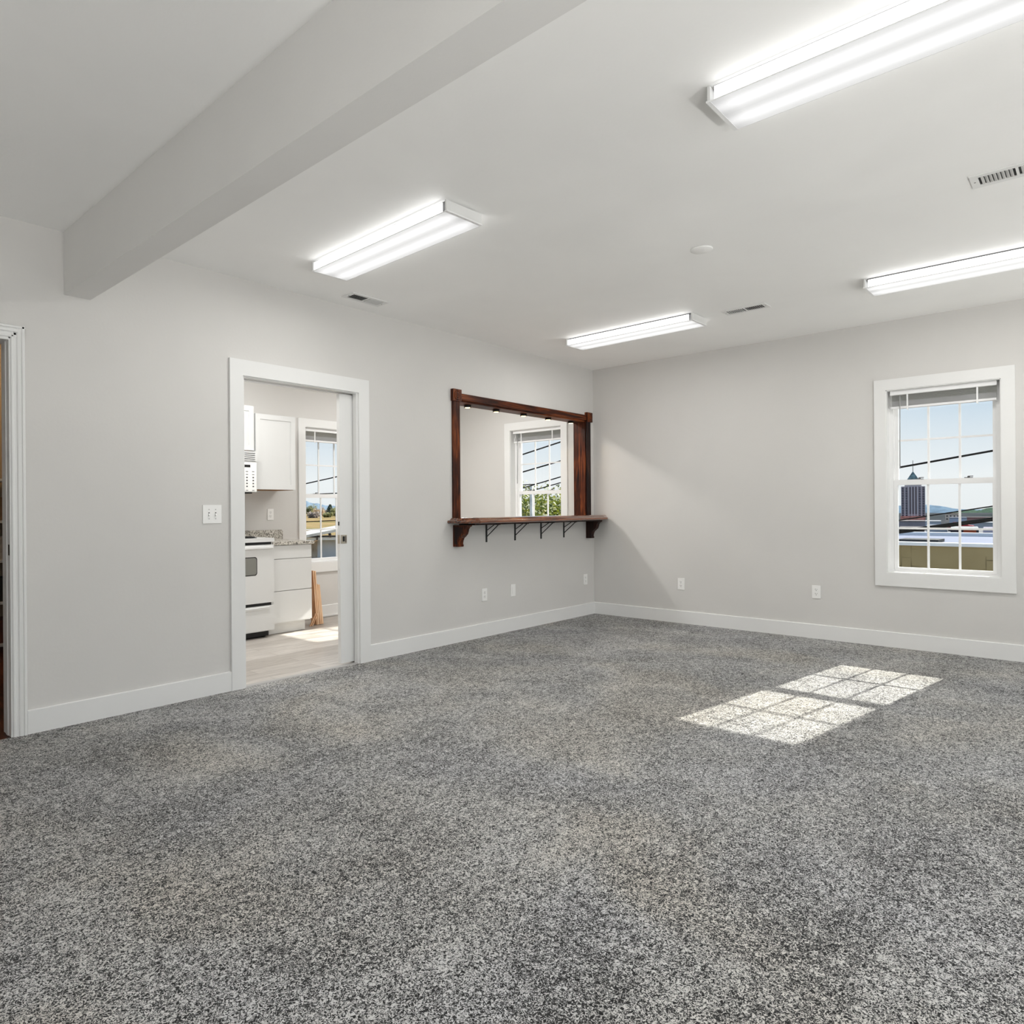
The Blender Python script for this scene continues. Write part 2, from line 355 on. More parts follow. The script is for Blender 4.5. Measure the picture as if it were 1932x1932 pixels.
# ------------------------------------------------------------------ windows
SLAT = paint('blind_slats', (.9, .9, .89), .4); STACK = paint('blind_stack', (.8, .8, .8), .4)
_n = SLAT.node_tree; _t = _n.nodes.new('ShaderNodeBsdfTranslucent'); _t.inputs[0].default_value = (.9, .9, .88, 1); _m = _n.nodes.new('ShaderNodeMixShader'); _m.inputs[0].default_value = .5
L(_n, _n.nodes['Principled BSDF'].outputs[0], _m.inputs[1]); L(_n, _t.outputs[0], _m.inputs[2]); L(_n, _m.outputs[0], _n.nodes['Material Output'].inputs[0])
LOCK = paint('lock_grey', (.12, .12, .12), .4)
def make_window(name, label, tf, zf=lambda z: z, blind=True, blabel='', sill_ledge=False, wand=-1):
    """local frame: a across the wall seen from inside (left to right), d outwards, z up"""
    T3 = lambda co: Vector(tf(co.x, co.y, zf(co.z)))
    root = thing(name, label, 'window', tf(0, 0, zf(.525)), kind='structure')
    g = MB()   # flat picture-frame casing
    W, I, z0, z1, i0, i1 = .481, .3925, .525, 2.298, .637, 2.205
    g.box(-W, -I, -.018, 0, z0, z1).box(I, W, -.018, 0, z0, z1).box(-I, I, -.018, 0, i1, z1).box(-I, I, -.018, 0, z0, i0)
    g.build('casing', TRIM, root, .0015, T3)
    f = MB()   # reveal boards + vinyl frame
    f.box(-I, -I+.006, -.01, .18, i0, i1).box(I-.006, I, -.01, .18, i0, i1).box(-I, I, -.01, .18, i1-.006, i1).box(-I, I, -.012, .18, i0, i0+.008)
    f.build('jamb', TRIM, root, 0, T3)
    v = MB(); a = I-.006; b = a-.030
    v.box(-a, -b, .085, .175, i0+.008, i1-.006).box(b, a, .085, .175, i0+.008, i1-.006)
    v.box(-b, b, .085, .175, i1-.03, i1-.006).box(-b, b, .085, .175, i0+.008, i0+.022)
    v.box(-b, -b+.006, .125, .131, i0+.02, i1-.03).box(b-.006, b, .125, .131, i0+.02, i1-.03)
    v.build('window_frame', VINYL, root, .001, T3)
    def sash(d, za, zb, nm, mzs, rail_t, rail_b):
        s = MB(); st = .028; B = b-.001
        s.box(-B, -B+st, d, d+.032, za, zb).box(B-st, B, d, d+.032, za, zb)
        s.box(-B+st, B-st, d, d+.032, za, za+rail_b).box(-B+st, B-st, d, d+.032, zb-rail_t, zb)
        so_ = s.build(nm, VINYL, root, .002, T3)
        gb = B-st
        mt = MB()
        for k in (-1, 1): mt.box(k*gb/3-.008, k*gb/3+.008, d+.010, d+.022, za+rail_b, zb-rail_t)
        for z in mzs: mt.box(-gb, gb, d+.0105, d+.0215, z-.008, z+.008)
        mt.build('muntin', VINYL, so_, 0, T3)
        p = MB().box(-gb-.004, gb+.004, d+.0145, d+.0175, za+rail_b-.004, zb-rail_t+.004)
        p.build('pane', GLASS, so_, 0, T3)
        return so_
    lo = sash(.092, .660, 1.436, 'sash', [1.018], .045, .022)
    upz = sash(.132, 1.395, i1-.03, 'sash', [1.778], .03, .04)
    for k in (-1, 1):
        l_ = MB(); l_.box(k*.17-.028, k*.17+.028, .100, .128, 1.436, 1.442).tube((k*.17, .112, 1.442), (k*.17, .112, 1.452), .009).box(k*.17-.004, k*.17+.03, .107, .117, 1.448, 1.454)
        l_.build('sash_lock', LOCK, lo, 0, T3)
    if blind:
        br = thing('window_blind', blabel, 'blind', tf(0, .05, zf(2.2)), group=None)
        w_ = .362
        hr = MB().box(-w_, w_, .028, .076, 2.160, 2.196); hr.build('headrail', VINYL, br, .002, T3)
        vl = MB().box(-w_-.004, w_+.004, .018, .026, 2.162, 2.198); vl.build('valance', VINYL, br, .002, T3)
        for nm_, i0_, i1_, mt_ in (('slats', 0, 7, SLAT), ('slat_stack', 7, 19, STACK)):
            sl = MB()
            for i in range(i0_, i1_):
                z = 2.158-i*.0078 if i < 7 else 2.106-(i-7)*.0036
                sl.prism([(.028, z), (.053, z+.004), (.078, z), (.078, z-.0012), (.053, z+.0028), (.028, z-.0012)], 'x', -w_, w_)
            sl.build(nm_, mt_, br, 0, T3)
        rl = MB().box(-w_, w_, .030, .076, 2.045, 2.063); rl.build('bottom_rail', VINYL, br, .003, T3)
        for k in (-1, 1):
            MB().box(k*.24-.006, k*.24+.006, .024, .029, 2.03, 2.16).tube((k*.24, .03, 2.035), (k*.24+.012, .03, 2.022), .0015, 6).build('ladder_cord', VINYL, br, 0, T3)
        if wand: MB().tube((wand*.292, .014, 2.15), (wand*.295, .012, 1.53), .0042, 6).build('tilt_wand', paint('clear_wand', (.35, .35, .35), .2), br, 0, T3)
    return root
make_window('window_1', 'double hung window on the right wall overlooking the tan building', lambda a, d, z: (d, WY1-a, z),
            blabel='white mini blind raised at the top of the right hand window')
make_window('window_2', 'double hung window seen through the serving opening', lambda a, d, z: (d, WY2-a, z),
            blabel='white mini blind raised in the window behind the serving opening')
make_window('window_3', 'kitchen window right of the counter, seen through the doorway', lambda a, d, z: (KX+a, KD+d, z), kz,
            blabel='white mini blind raised in the window beyond the kitchen counter', wand=0)
# unseen windows added behind the viewer to bring daylight to the ceiling
def added_window(name, label, tf, wdt):
    r = thing(name, label, 'window', tf(0, 0, .1), kind='structure'); T3 = lambda co: Vector(tf(co.x, co.y, co.z))
    h = wdt/2; m = MB().box(-h, -h+.05, .04, .12, .1, 2.6).box(h-.05, h, .04, .12, .1, 2.6).box(-h+.05, h-.05, .04, .12, .1, .16).box(-h+.05, h-.05, .04, .12, 2.54, 2.6).box(-.02, .02, .04, .12, .16, 2.54)
    m.build('window_frame', VINYL, r, 0, T3)
    MB().box(-h+.05, h-.05, .078, .082, .16, 2.54).build('pane', GLASS, r, 0, T3)
for i, cx in enumerate((-8.25, -5.05, -1.85)):
    added_window('window_%d' % (5+i), 'added large window behind the viewer', lambda a, d, z, cx=cx: (cx-a, Y0-d, z), 3.0)
added_window('window_4', 'added large window in the unseen end of the outer wall', lambda a, d, z: (d, WY3-a, z), 2.5)
BOUNCE = paint('pale_bounce', (.74, .73, .70), .85, .05, .6)
struct('reflector', MB().box(-34, .2, -36, Y0-.18, -.35, -.15).box(-34, X0-.18, Y0-.18, 8, -.35, -.15), BOUNCE, 'added unseen pale terrace outside the large windows', 'reflector')  # slab added out of view to bounce sunlight up to the ceiling

# ------------------------------------------------------------------ kitchen doorway with pocket door
d1 = thing('door_1', 'white cased kitchen doorway with a pocket door slid open', 'door', (-3.9, 0, 0), kind='structure')
c_ = MB()
c_.box(-4.497, -4.401, -.02, 0, 0, 2.243).box(-3.409, -3.306, -.02, 0, 0, 2.243).box(-4.401, -3.409, -.02, 0, 2.135, 2.243)
c_.box(-4.497, -4.401, T, T+.02, 0, 2.243).box(-3.409, -3.306, T, T+.02, 0, 2.243).box(-4.401, -3.409, T, T+.02, 2.135, 2.243)
c_.build('casing', TRIM, d1, .0015)
j_ = MB()
j_.box(-4.405, -4.386, -.004, T+.004, 0, 2.145)
j_.box(-3.424, -3.4055, -.004, .040, 0, 2.145).box(-3.424, -3.4055, .100, T+.004, 0, 2.145)
j_.box(-4.386, -3.424, -.004, .040, 2.128, 2.145).box(-4.386, -3.424, .100, T+.004, 2.128, 2.145)
j_.build('jamb', TRIM, d1, .001)
MB().box(-4.386, -3.424, .050, .090, 2.138, 2.1448).build('door_track', BRASS, d1)
sl_ = MB().box(-3.545, -2.80, .052, .088, .012, 2.120)
slab = sl_.build('door_slab', TRIM, d1, .0025)
pl = MB().box(-3.545+.004, -3.545+.062, .0495, .052, .948, 1.016)
pu = pl.build('door_pull', BRASS, slab, .001)
MB().box(-3.524, -3.502, .0488, .0496, .965, 1.005).box(-3.496, -3.489, .0488, .0496, .958, 1.008).build('finger_recess', DARK, pu)
MB().box(-3.5465, -3.545, .057, .083, .948, 1.016).build('edge_pull', BRASS, slab)
MB().box(-3.5462, -3.545, .062, .078, 1.09, 1.12).build('edge_latch', DARK, slab)
struct('trim_3', MB().prism([(-.004, -.002), (.05, -.002), (.05, .004), (.0, .006)], 'x', -4.386, -3.424), paint('threshold', (.42, .41, .4), .5), 'grey threshold strip between carpet and planks', 'trim')

# ------------------------------------------------------------------ left doorway
d2 = thing('door_2', 'white moulded doorway casing at the left edge', 'door', (-6.2, 0, 0), kind='structure')
PROF = [(0, 0), (0, .010), (.006, .013), (.016, .013), (.02, .010), (.034, .010), (.042, .017), (.060, .020), (.066, .016), (.070, .022), (.082, .022), (.088, .018), (.088, 0)]
def moulded(m, x_in, x_out, z1):
    s = 1 if x_out > x_in else -1; w = abs(x_out-x_in)
    prof = [(a*w/.088, b) for a, b in PROF]
    m.prism([(x_in+s*a, -b) for a, b in prof], 'z', 0, z1-w*0)
    return m
cs = MB(); moulded(cs, -5.757, -5.692, 2.222)
moulded(cs, -6.59, -6.655, 2.222)
cs.prism([(-b, 2.157+a*.74) for a, b in PROF], 'x', -6.655, -5.692)
cs.build('casing', TRIM, d2)
MB().box(-5.765, -5.7485, -.004, T+.004, 0, 2.15).box(-6.5995, -6.58, -.004, T+.004, 0, 2.15).box(-6.58, -5.765, -.004, T+.004, 2.142, 2.1595).box(-5.769, -5.765, .05, .085, 0, 2.142).build('jamb', TRIM, d2, .001)
MB().box(-5.7663, -5.765, .004, .030, .980, 1.038).build('strike_plate', paint('aged_bronze', (.06, .055, .045), .35, .1, metal=.6), d2)

# side room glimpsed past the left door casing
struct('floor_hall', MB().box(RX, KW-.1, 0, RY, -.2, -.002), wood('dark_floor', (.03, .008, .004), (.09, .025, .012), (.16, .05, .025), 'y', .35), 'dark reddish wood floor of the side room', 'floor')
struct('wall_hall', MB().box(RX, KW-.1, RY, RY+.15, 0, H).box(RX-.1, RX, T, RY+.15, 0, H).box(KW-.1, KW, KD, RY+.15, 0, H), paint('tan_paint', (.36, .28, .2), .6), 'tan walls of the side room', 'wall')
struct('ceiling_hall', MB().box(RX, KW-.1, T, RY, H, H+.2), CEIL, 'ceiling of the side room', 'ceiling')
sh = thing('storage_shelf', 'white shelf unit against the tan wall past the left doorway', 'shelf', (-5.2, 2.8, 0))
for k in (0, 1): MB().box(-5.6+k*.68, -5.58+k*.68, 2.62, 2.96, 0, 1.5).build('side_panel', TRIM, sh)
for z in (.06, .42, .78, 1.12, 1.48): MB().box(-5.58, -4.92, 2.62, 2.96, z, z+.022).build('shelf_board', TRIM, sh)
for i, (z, col, nm, lb) in enumerate(((.082, (.10, .03, .02), 'storage_box', 'dark red box on the lowest board of the white shelf unit'), (.442, (.03, .03, .03), 'storage_basket', 'black basket on the white shelf unit, above the red box'),
                         (.802, (.5, .48, .45), 'linen_stack', 'pale folded linen on the middle board of the shelf unit'), (1.142, (.2, .13, .08), 'storage_crate', 'brown crate below the top board of the shelf unit'))):
    tag(MB().box(-5.5, -4.98, 2.66, 2.92, z+.001, z+.2).build(nm, paint('hall_item_%d' % i, col, .6, .2, 20), None, .015), lb, nm.split('_')[1])
hl = thing('pendant_lamp', 'warm glowing ceiling lamp past the left doorway', 'lamp', (-5.25, 2.3, H))
MB().lathe((-5.25, 2.3, H), [(.06, -.001), (.07, -.02), (.03, -.03)], 'z', 20).build('canopy', BRASS, hl)
MB().lathe((-5.25, 2.3, H), [(.05, -.03), (.16, -.05), (.17, -.09), (.10, -.14), (.02, -.15)], 'z', 24).build('lamp_shade', emit('warm_glass', (1, .66, .25), 2.2), hl)
wl = bpy.data.lights.new('warm_bulb', 'POINT'); wl.energy = 9; wl.color = (1, .72, .42); wl.shadow_soft_size = .05
wlo = bpy.data.objects.new('warm_bulb', wl); C.objects.link(wlo); wlo.location = (-5.25, 2.3, H-.3); adopt(wlo, hl)

# ------------------------------------------------------------------ serving opening: frame, lights, counter
pf = thing('opening_surround', 'dark mahogany frame with rosette corners around the serving opening', 'surround', (-1.2, 0, 1.14))
FX0, FX1, FZ1 = -2.342, -.078, 2.268
for xa, xb in ((FX0, PX0+.002), (PX1-.002, FX1)):
    m = MB().prism([(xa, 0), (xa, -.016), (xa+.01, -.022), (xb-.01, -.022), (xb, -.016), (xb, 0)], 'z', 1.13, 2.19); m.build('side_casing', WZ if xa < -1 else SHADEW, pf)  # right casing has its shade put into the wood colour
MB().prism([(0, 2.205), (-.016, 2.205), (-.022, 2.213), (-.022, FZ1-.008), (-.016, FZ1), (0, FZ1)], 'x', -2.24, -.165).build('top_casing', WX, pf)
for cx in (-2.297, -.118):
    r = MB().box(cx-.055, cx+.055, -.034, 0, 2.190, 2.298).build('corner_block', WZ, pf, .003)
    MB().lathe((cx, -.034, 2.244), [(.044, 0), (.044, -.004), (.038, -.006), (.032, -.001), (.026, -.001), (.02, -.006), (.013, -.006), (.010, -.002), (.006, -.007), (.001, -.008)], 'y', 28).build('rosette', WZ, r)
MB().box(PX0, PX0+.014, .0, .155, 1.13, PZ1-.014).build('side_jamb', WZ, pf)
MB().box(PX1-.014, PX1, .0, .155, 1.13, PZ1-.014).build('side_jamb', WZ, pf)
MB().box(PX0, PX1, .0, .155, PZ1-.014, PZ1).build('head_jamb', WX, pf)
# puck lights
pk = thing('puck_light', '', 'light', (0, 0, 0), 'puck lights under the mahogany head')
MB().lathe((0, 0, 0), [(.034, 0), (.034, -.022), (.029, -.0235), (.026, -.020)], 'z', 24).build('housing', IRON, pk)
MB().lathe((0, 0, -.020), [(.0255, 0), (.024, -.004), (.004, -.006)], 'z', 20).build('lens', emit('warm_puck', (1, .74, .38), 5), pk)
pks = [(-2.035, 'puck light nearest the left rosette corner'), (-1.62, 'second puck light from the left under the mahogany head'), (-1.185, 'middle puck light under the mahogany head of the serving opening'),
       (-.755, 'fourth puck light, above the window casing seen through the opening'), (-.325, 'puck light nearest the right jamb of the serving opening')]
for i, (x, lb) in enumerate(pks):
    if i == 0: pk.location = (x, .085, PZ1-.014); pk['label'] = lb; o = pk
    else: o = dup(pk, (x, .085, PZ1-.014), 0, lb)
    l = bpy.data.lights.new('puck_lamp', 'SPOT'); l.energy = 1.0; l.color = (1, .75, .45); l.spot_size = 2.2; l.shadow_soft_size = .015
    lo = bpy.data.objects.new('puck_lamp', l); C.objects.link(lo); lo.location = (0, 0, -.03); lo.parent = o

# bar top: clipped corners, moulded edge
sc_ = thing('serving_counter', 'mahogany bar shelf with moulded edge and brackets under the serving opening', 'counter', (-1.2, -.14, 1.13))
def outline(e):      # e = inset from the widest edge
    return [(-2.405+e, .0), (-2.405+e, -.115), (-2.265+e*.5, -.275+e), (-.145-e*.5, -.275+e), (-.012-e, -.20), (-.012-e, 0)]
st = MB(); levels = [(.012, 1.082), (.002, 1.088), (0, 1.096), (.002, 1.106), (.010, 1.111), (.030, 1.113), (.036, 1.118), (.052, 1.131), (.070, 1.135)]
rings = [[st.bm.verts.new((x, y, z)) for x, y in outline(e)] for e, z in levels]
for A, B in zip(rings, rings[1:]):
    for i in range(6): st.bm.faces.new((A[i], A[(i+1) % 6], B[(i+1) % 6], B[i]))
st.bm.faces.new(rings[0][::-1]); st.bm.faces.new(rings[-1])
st.box(PX0+.0, PX1, 0.0, .17, 1.100, 1.130)
GLOSSW = wood('glossy_bar_wood', (.02, .006, .003), (.12, .034, .012), (.27, .09, .035), axis='x', rough=.16, coat=.8, spec=.5)
st.build('bar_top', GLOSSW, sc_)
MB().box(-2.26, -.14, -.20, -.004, 1.066, 1.081).build('apron', SHADEW, sc_)
def corbel(x0, x1, m):
    pr = [(0, .872), (-.070, .872), (-.072, .885), (-.064, .90), (-.07, .925), (-.082, .95), (-.10, .963), (-.125, .985), (-.135, 1.01), (-.14, 1.03), (-.155, 1.05), (-.172, 1.056), (-.178, 1.066), (0, 1.066)]
    c = MB().prism([(y-.001, z) for y, z in pr], 'x', x0, x1)
    return c.build('corbel', m, sc_, .004)
cl = corbel(-2.335, -2.27, WZ); cr = corbel(-.165, -.105, SHADEW)  # right corbel uses the shade-darkened wood
MB().prism([(-.02, .895), (-.055, .895), (-.052, .93), (-.085, .97), (-.115, 1.0), (-.12, 1.05), (-.02, 1.05)], 'x', -2.337, -2.3345).build('inset_panel', SHADEW, cl)
bk = [-1.879, -1.446, -1.014, -.602]
for i, x in enumerate(bk):
    m = MB().box(x-.010, x+.010, -.006, -.0005, .895, 1.066)
    for k, (z, y) in enumerate(((.945, -.155), (1.005, -.105))):
        m.tube((x, -.006, z), (x, y, 1.064), .0045, 6)
    m.box(x-.010, x+.010, -.17, -.006, 1.0605, 1.0658).build('bracket', IRON, sc_)
    # screw heads
    for z in (.93, .955, .98): pass

# ------------------------------------------------------------------ ceiling fixtures
def make_light():
    r = thing('ceiling_light', '', 'light', (0, 0, 0), 'fluorescent wraparound ceiling lights')
    w2, l2 = .132, .615
    MB().box(-.11, .11, -l2+.01, l2-.01, -.016, -.0005).build('housing', paint('housing_shadow', (.10, .10, .10), .5), r)
    ln = MB().box(-w2, w2, -l2+.004, l2-.004, -.0655, -.064).build('lens', LENS, r)
    s = MB().box(-w2, -w2+.002, -l2+.02, l2-.02, -.064, -.016).box(w2-.002, w2, -l2+.02, l2-.02, -.064, -.016); s.build('lens_side', SIDE, r)
    MB().box(-w2-.0008, -w2+.002, -l2+.004, l2-.004, -.067, -.064).box(w2-.002, w2+.0008, -l2+.004, l2-.004, -.067, -.064).build('lens_rim', VINYL, r)
    for k in (-1, 1):
        e = MB().box(-w2+.002, w2-.002, k*l2-k*.002, k*l2+k*.008, -.060, -.006).build('end_cap', FIXT, r, .003)
        MB().box(-w2, w2, k*l2-k*.004, k*l2+k*.012, -.067, -.060).build('end_trim', VINYL, e)
    for k in (-1, 1):
        a = bpy.data.lights.new('fluorescent_tube', 'AREA'); a.shape = 'RECTANGLE'; a.size = .022; a.size_y = 1.12; a.energy = TUBE_W; a.color = (1, .99, .965)
        ao = bpy.data.objects.new('fluorescent_tube', a); C.objects.link(ao); ao.location = (k*.062, 0, -.0672); ao.parent = r
    return r
cl0 = make_light()
# top pan hides the glow towards the ceiling
spots = [((-4.145, -1.252), radians(-2.0), 'ceiling light nearest the beam, above the kitchen doorway'),
         ((-1.325, -1.255), radians(-.8), 'smallest looking ceiling light, nearest the far corner'),
         ((-4.158, -3.86), radians(-.3), 'largest ceiling light, cut off at the upper right'),
         ((-1.262, -3.72), radians(.2), 'ceiling light cut off at the right edge, above the right window')]
for i, ((x, y), rz, lb) in enumerate(spots):
    if i == 0: cl0.location = (x, y, H); cl0.rotation_euler = (0, 0, rz); cl0['label'] = lb
    else: dup(cl0, (x, y, H), rz, lb)
# fixtures added out of frame, behind and to the left, to brighten the room
for i, ((x, y), lb) in enumerate((((-4.15, -6.4), 'added ceiling light behind the viewer near the beam'), ((-1.3, -6.3), 'added ceiling light behind the viewer near the outer wall'),
               ((-8.2, -4.6), 'added unseen ceiling light left of the beam'), ((-8.2, -6.9), 'added unseen ceiling light in the back left corner'))):
    dup(cl0, (x, y, H), 0, lb)
# kitchen fixture
for x_, lb_ in ((-3.9, 'ceiling light of the kitchen, near the range'), (-1.4, 'ceiling light of the kitchen, near the outer wall')):
    k_ = dup(cl0, (x_, 1.05, H), pi/2, lb_)
    for c_ in k_.children:
        if c_.type == 'LIGHT': c_.data = c_.data.copy(); c_.data.energy = TUBE_W*(2.1 if x_ < -2 else 1.8)

# fill uplights added in the unseen half of the room to brighten the ceiling
for (x_, y_, P_, lb_) in ((-7.9, -6.3, 270, 'added fill uplight in the back left corner of the room'), (-5.46, -6.5, 185, 'added fill uplight in the middle of the south wall'), (-1.6, -7.2, 95, 'added fill uplight in the back right corner of the room')):
    fl = thing('fill_uplight', lb_, 'lamp', (x_, y_, 0), 'fill uplights added behind the viewer')
    MB().lathe((x_, y_, 0), [(.10, .001), (.10, .20), (.09, .20), (.085, .06), (.03, .05)], 'z', 28).build('housing', IRON, fl)
    a = bpy.data.lights.new('fill_spot', 'SPOT'); a.energy = P_; a.spot_size = radians(172); a.spot_blend = .35; a.shadow_soft_size = .09; a.color = (1, .99, .97)
    ao = bpy.data.objects.new('fill_spot', a); C.objects.link(ao); ao.location = (x_, y_, .21); ao.rotation_euler = (pi, 0, 0); adopt(ao, fl)

# ------------------------------------------------------------------ ceiling vents, cover plate
VDARK = paint('duct_dark', (.02, .02, .02), .7); VG = paint('vent_white', (.78, .78, .77), .4, .01)
SCREW = paint('screw_grey', (.15, .15, .15), .4)
def vent(cx, cy, lx, ly, label, angles=(1, 1)):
    """register with long side lx or ly; two banks of slats"""
    r = thing('ceiling_vent', label, 'vent', (cx, cy, H), 'white ceiling registers')
    long_x = lx > ly; Lg, Sh = (lx, ly) if long_x else (ly, lx)
    mapf = (lambda co: Vector((cx+co.x, cy+co.y, H+co.z))) if long_x else (lambda co: Vector((cx-co.y, cy+co.x, H+co.z)))
    a, b = Lg/2, Sh/2
    fr = MB().box(-a, a, -b, -b*.62, -.006, -.0005).box(-a, a, b*.62, b, -.006, -.0005).box(-a, -a*.82, -b*.62, b*.62, -.006, -.0005).box(a*.82, a, -b*.62, b*.62, -.006, -.0005).box(-a*.03, a*.03, -b*.62, b*.62, -.006, -.0005)
    fr.build('frame', VG, r, .001, mapf)
    MB().box(-a*.82, a*.82, -b*.62, b*.62, -.0016, -.0006).build('duct', VDARK, r, 0, mapf)
    n = 9
    for s_, an in ((-1, angles[0]), (1, angles[1])):
        m = MB(); x0_, x1_ = (s_*a*.03, s_*a*.82); st_ = (x1_-x0_)/n
        for i in range(1, n):
            x = x0_+st_*i; d = an*abs(st_)*.38
            m.hull8([(x-.0007-d, -b*.62, -.008), (x+.0007-d, -b*.62, -.008), (x+.0007-d, b*.62, -.008), (x-.0007-d, b*.62, -.008),
                     (x-.0007+d, -b*.62, -.0017), (x+.0007+d, -b*.62, -.0017), (x+.0007+d, b*.62, -.0017), (x-.0007+d, b*.62, -.0017)])
        m.build('louver', VG, r, 0, mapf)
    for k in (-1, 1): MB().tube((k*a*.91, 0, -.0062), (k*a*.91, 0, -.0075), .004, 8).build('screw', SCREW, r, 0, mapf)
    return r
vent(-3.515, -.245, .345, .145, 'ceiling vent beside the wall above the kitchen doorway', (1, -.25))
vent(-1.238, -2.22, .145, .345, 'ceiling vent between the two farther ceiling lights', (.9, .1))
vent(-2.63, -4.03, .165, .36, 'ceiling vent cut off at the right edge', (1, 1))
tag(MB().lathe((-2.711, -2.512, H), [(.066, -.0005), (.066, -.004), (.062, -.007), (.01, -.0085)], 'z', 40).build('ceiling_cover_plate', CEIL), 'round blank cover plate in the middle of the ceiling', 'cover plate')

# ------------------------------------------------------------------ outlets and switches
def outlet(name, label, tf, blank=False, sc=1.0, group='white wall outlets'):
    r = thing(name, label, 'outlet' if not blank else 'wall plate', tf(0, 0, 0), group if not blank else None)
    T3 = lambda co: Vector(tf(co.x*sc, co.y, co.z*sc))
    MB().box(-.0365, .0365, -.006, -.0003, -.059, .059).build('cover_plate', PLATE, r, .002, T3)
    if blank:
        MB().box(-.017, .017, -.008, -.006, -.034, .034).build('decora_insert', PLATE, r, .001, T3)
        return r
    for k in (-1, 1):
        f = MB().prism([(.0172*cos(t), k*.0195+min(.0145, max(-.0145, .0172*sin(t)))) for t in [2*pi*i/20 for i in range(20)]], 'y', -.0085, -.006).build('receptacle', PLATE, r, 0, T3)
        MB().box(-.0085, -.006, -.0092, -.0085, k*.0195+.000, k*.0195+.010).box(.006, .0085, -.0092, -.0085, k*.0195+.001, k*.0195+.009).tube((0, -.0085, k*.0195-.008), (0, -.0092, k*.0195-.008), .0032, 8).build('slot', DARK, f, 0, T3)
    MB().tube((0, -.006, 0), (0, -.0072, 0), .003, 8).build('screw', PLATE, r, 0, T3)
    return r
north = lambda x, z: (lambda a, d, q: (x+a, d, z+q))
east = lambda y, z: (lambda a, d, q: (d, y-a, z+q))
outlet('wall_outlet', 'outlet under the left part of the serving counter', north(-1.914, .398))
outlet('blank_plate', 'plain white wall plate under the middle of the serving counter', north(-1.486, .401), True)
outlet('wall_outlet', 'outlet in the long wall right beside the room corner', north(-.186, .405))
outlet('wall_outlet', 'outlet on the right wall, the one nearer the corner', east(-1.064, .41))
outlet('wall_outlet', 'outlet on the right wall, the one nearer the window', east(-2.378, .428))
outlet('wall_outlet', 'outlet above the granite backsplash in the kitchen', lambda a, d, q: (-2.858+a, KD+d, 1.17+q))
sw = thing('light_switch', 'white double toggle switch plate left of the kitchen doorway', 'switch', (-4.622, 0, 1.19))
MB().box(-4.686, -4.557, -.006, -.0003, 1.130, 1.251).build('cover_plate', PLATE, sw, .002)
for x in (-4.644, -4.598):
    MB().box(x-.0045, x+.0045, -.0068, -.006, 1.178, 1.202).build('toggle_slot', DARK, sw)
    MB().hull8([(x-.004, -.016, 1.176), (x+.004, -.016, 1.176), (x+.004, -.0068, 1.186), (x-.004, -.0068, 1.186), (x-.004, -.017, 1.183), (x+.004, -.017, 1.183), (x+.004, -.0068, 1.196), (x-.004, -.0068, 1.196)]).build('toggle', PLATE, sw)
    for z in (1.160, 1.221): MB().tube((x, -.006, z), (x, -.0070, z), .0032, 8).build('screw', paint('screw', (.3, .3, .3), .4), sw)

# ------------------------------------------------------------------ kitchen
B0, B1, BF = -3.212, -2.765, KD-.60
bc = thing('base_cabinet', 'white three drawer base cabinet right of the range', 'cabinet', ((B0+B1)/2, KD-.3, 0))
MB().box(B0, B1-.006, BF+.002, KD-.016, .105, .872).box(B0, B1-.04, BF+.075, KD-.016, 0, .105).build('carcass', CAB, bc)
MB().box(B1-.006, B1, BF+.002, KD-.016, .105, .872).box(B1-.04, B1-.034, BF+.075, KD-.016, 0, .105).build('side_panel', PLYW, bc)
MB().box(B0, B1-.032, BF+.060, BF+.075, .0, .105).build('toe_kick', paint('toe_kick_white', (.7, .7, .69), .5), bc)
for z0_, z1_ in ((.739, .868), (.426, .733), (.117, .420)):
    MB().box(B0+.003, B1-.002, BF-.019, BF, z0_, z1_).build('drawer', CAB, bc, .0015)
ct = thing('worktop', 'speckled granite worktop with short backsplash on the base cabinet', 'countertop', ((B0+B1)/2, KD-.3, .873))
MB().box(B0-.004, B1+.022, BF-.035, KD-.001, .873, .905).build('slab', GRAN, ct, .003)
MB().prism([(B0-.004, .906), (-2.72, .906), (-2.72, .985), (-2.735, 1.004), (B0-.004, 1.004)], 'y', KD-.021, KD-.001).build('backsplash', GRAN, ct)
# range
R0, R1, RF = -3.985, -3.223, KD-.655
rg = thing('kitchen_range', 'white freestanding electric range left of the base cabinet', 'range', (-3.6, KD-.33, 0))
MB().box(R0, R1, RF+.02, KD-.02, .06, .905).build('body', APPL, rg, .003)
MB().box(R0-.002, R1+.003, RF-.012, KD-.02, .912, .948).build('cooktop', APPL, rg, .006)
MB().box(R0+.01, R1-.02, RF+.004, RF+.02, .888, .912).build('vent_gap', DARK, rg)
dr = MB().box(R0+.003, R1-.003, RF-.012, RF+.02, .335, .885).build('oven_door', APPL, rg, .006)
MB().prism([(RF-.012, .872), (RF-.030, .868), (RF-.032, .852), (RF-.012, .842)], 'x', R0+.02, R1-.02).build('handle', APPL, dr)
def rrect(x0, x1, z0, z1, r, n=5):
    p = []
    for cx, cz, a in ((x1-r, z1-r, 0), (x0+r, z1-r, 90), (x0+r, z0+r, 180), (x1-r, z0+r, 270)):
        for i in range(n+1):
            t = radians(a+90*i/n); p.append((cx+r*cos(t), cz+r*sin(t)))
    return p
MB().prism(rrect(-3.80, -3.405, .600, .775, .025), 'y', RF-.0135, RF-.0122).build('window_surround', DARK, dr)
MB().prism(rrect(-3.792, -3.413, .608, .767, .022), 'y', RF-.0150, RF-.0136).build('oven_glass', paint('oven_glass', (.22, .22, .20), .12), dr)
MB().box(R0+.01, R1-.025, RF+.004, RF+.019, .306, .335).build('drawer_gap', DARK, rg)
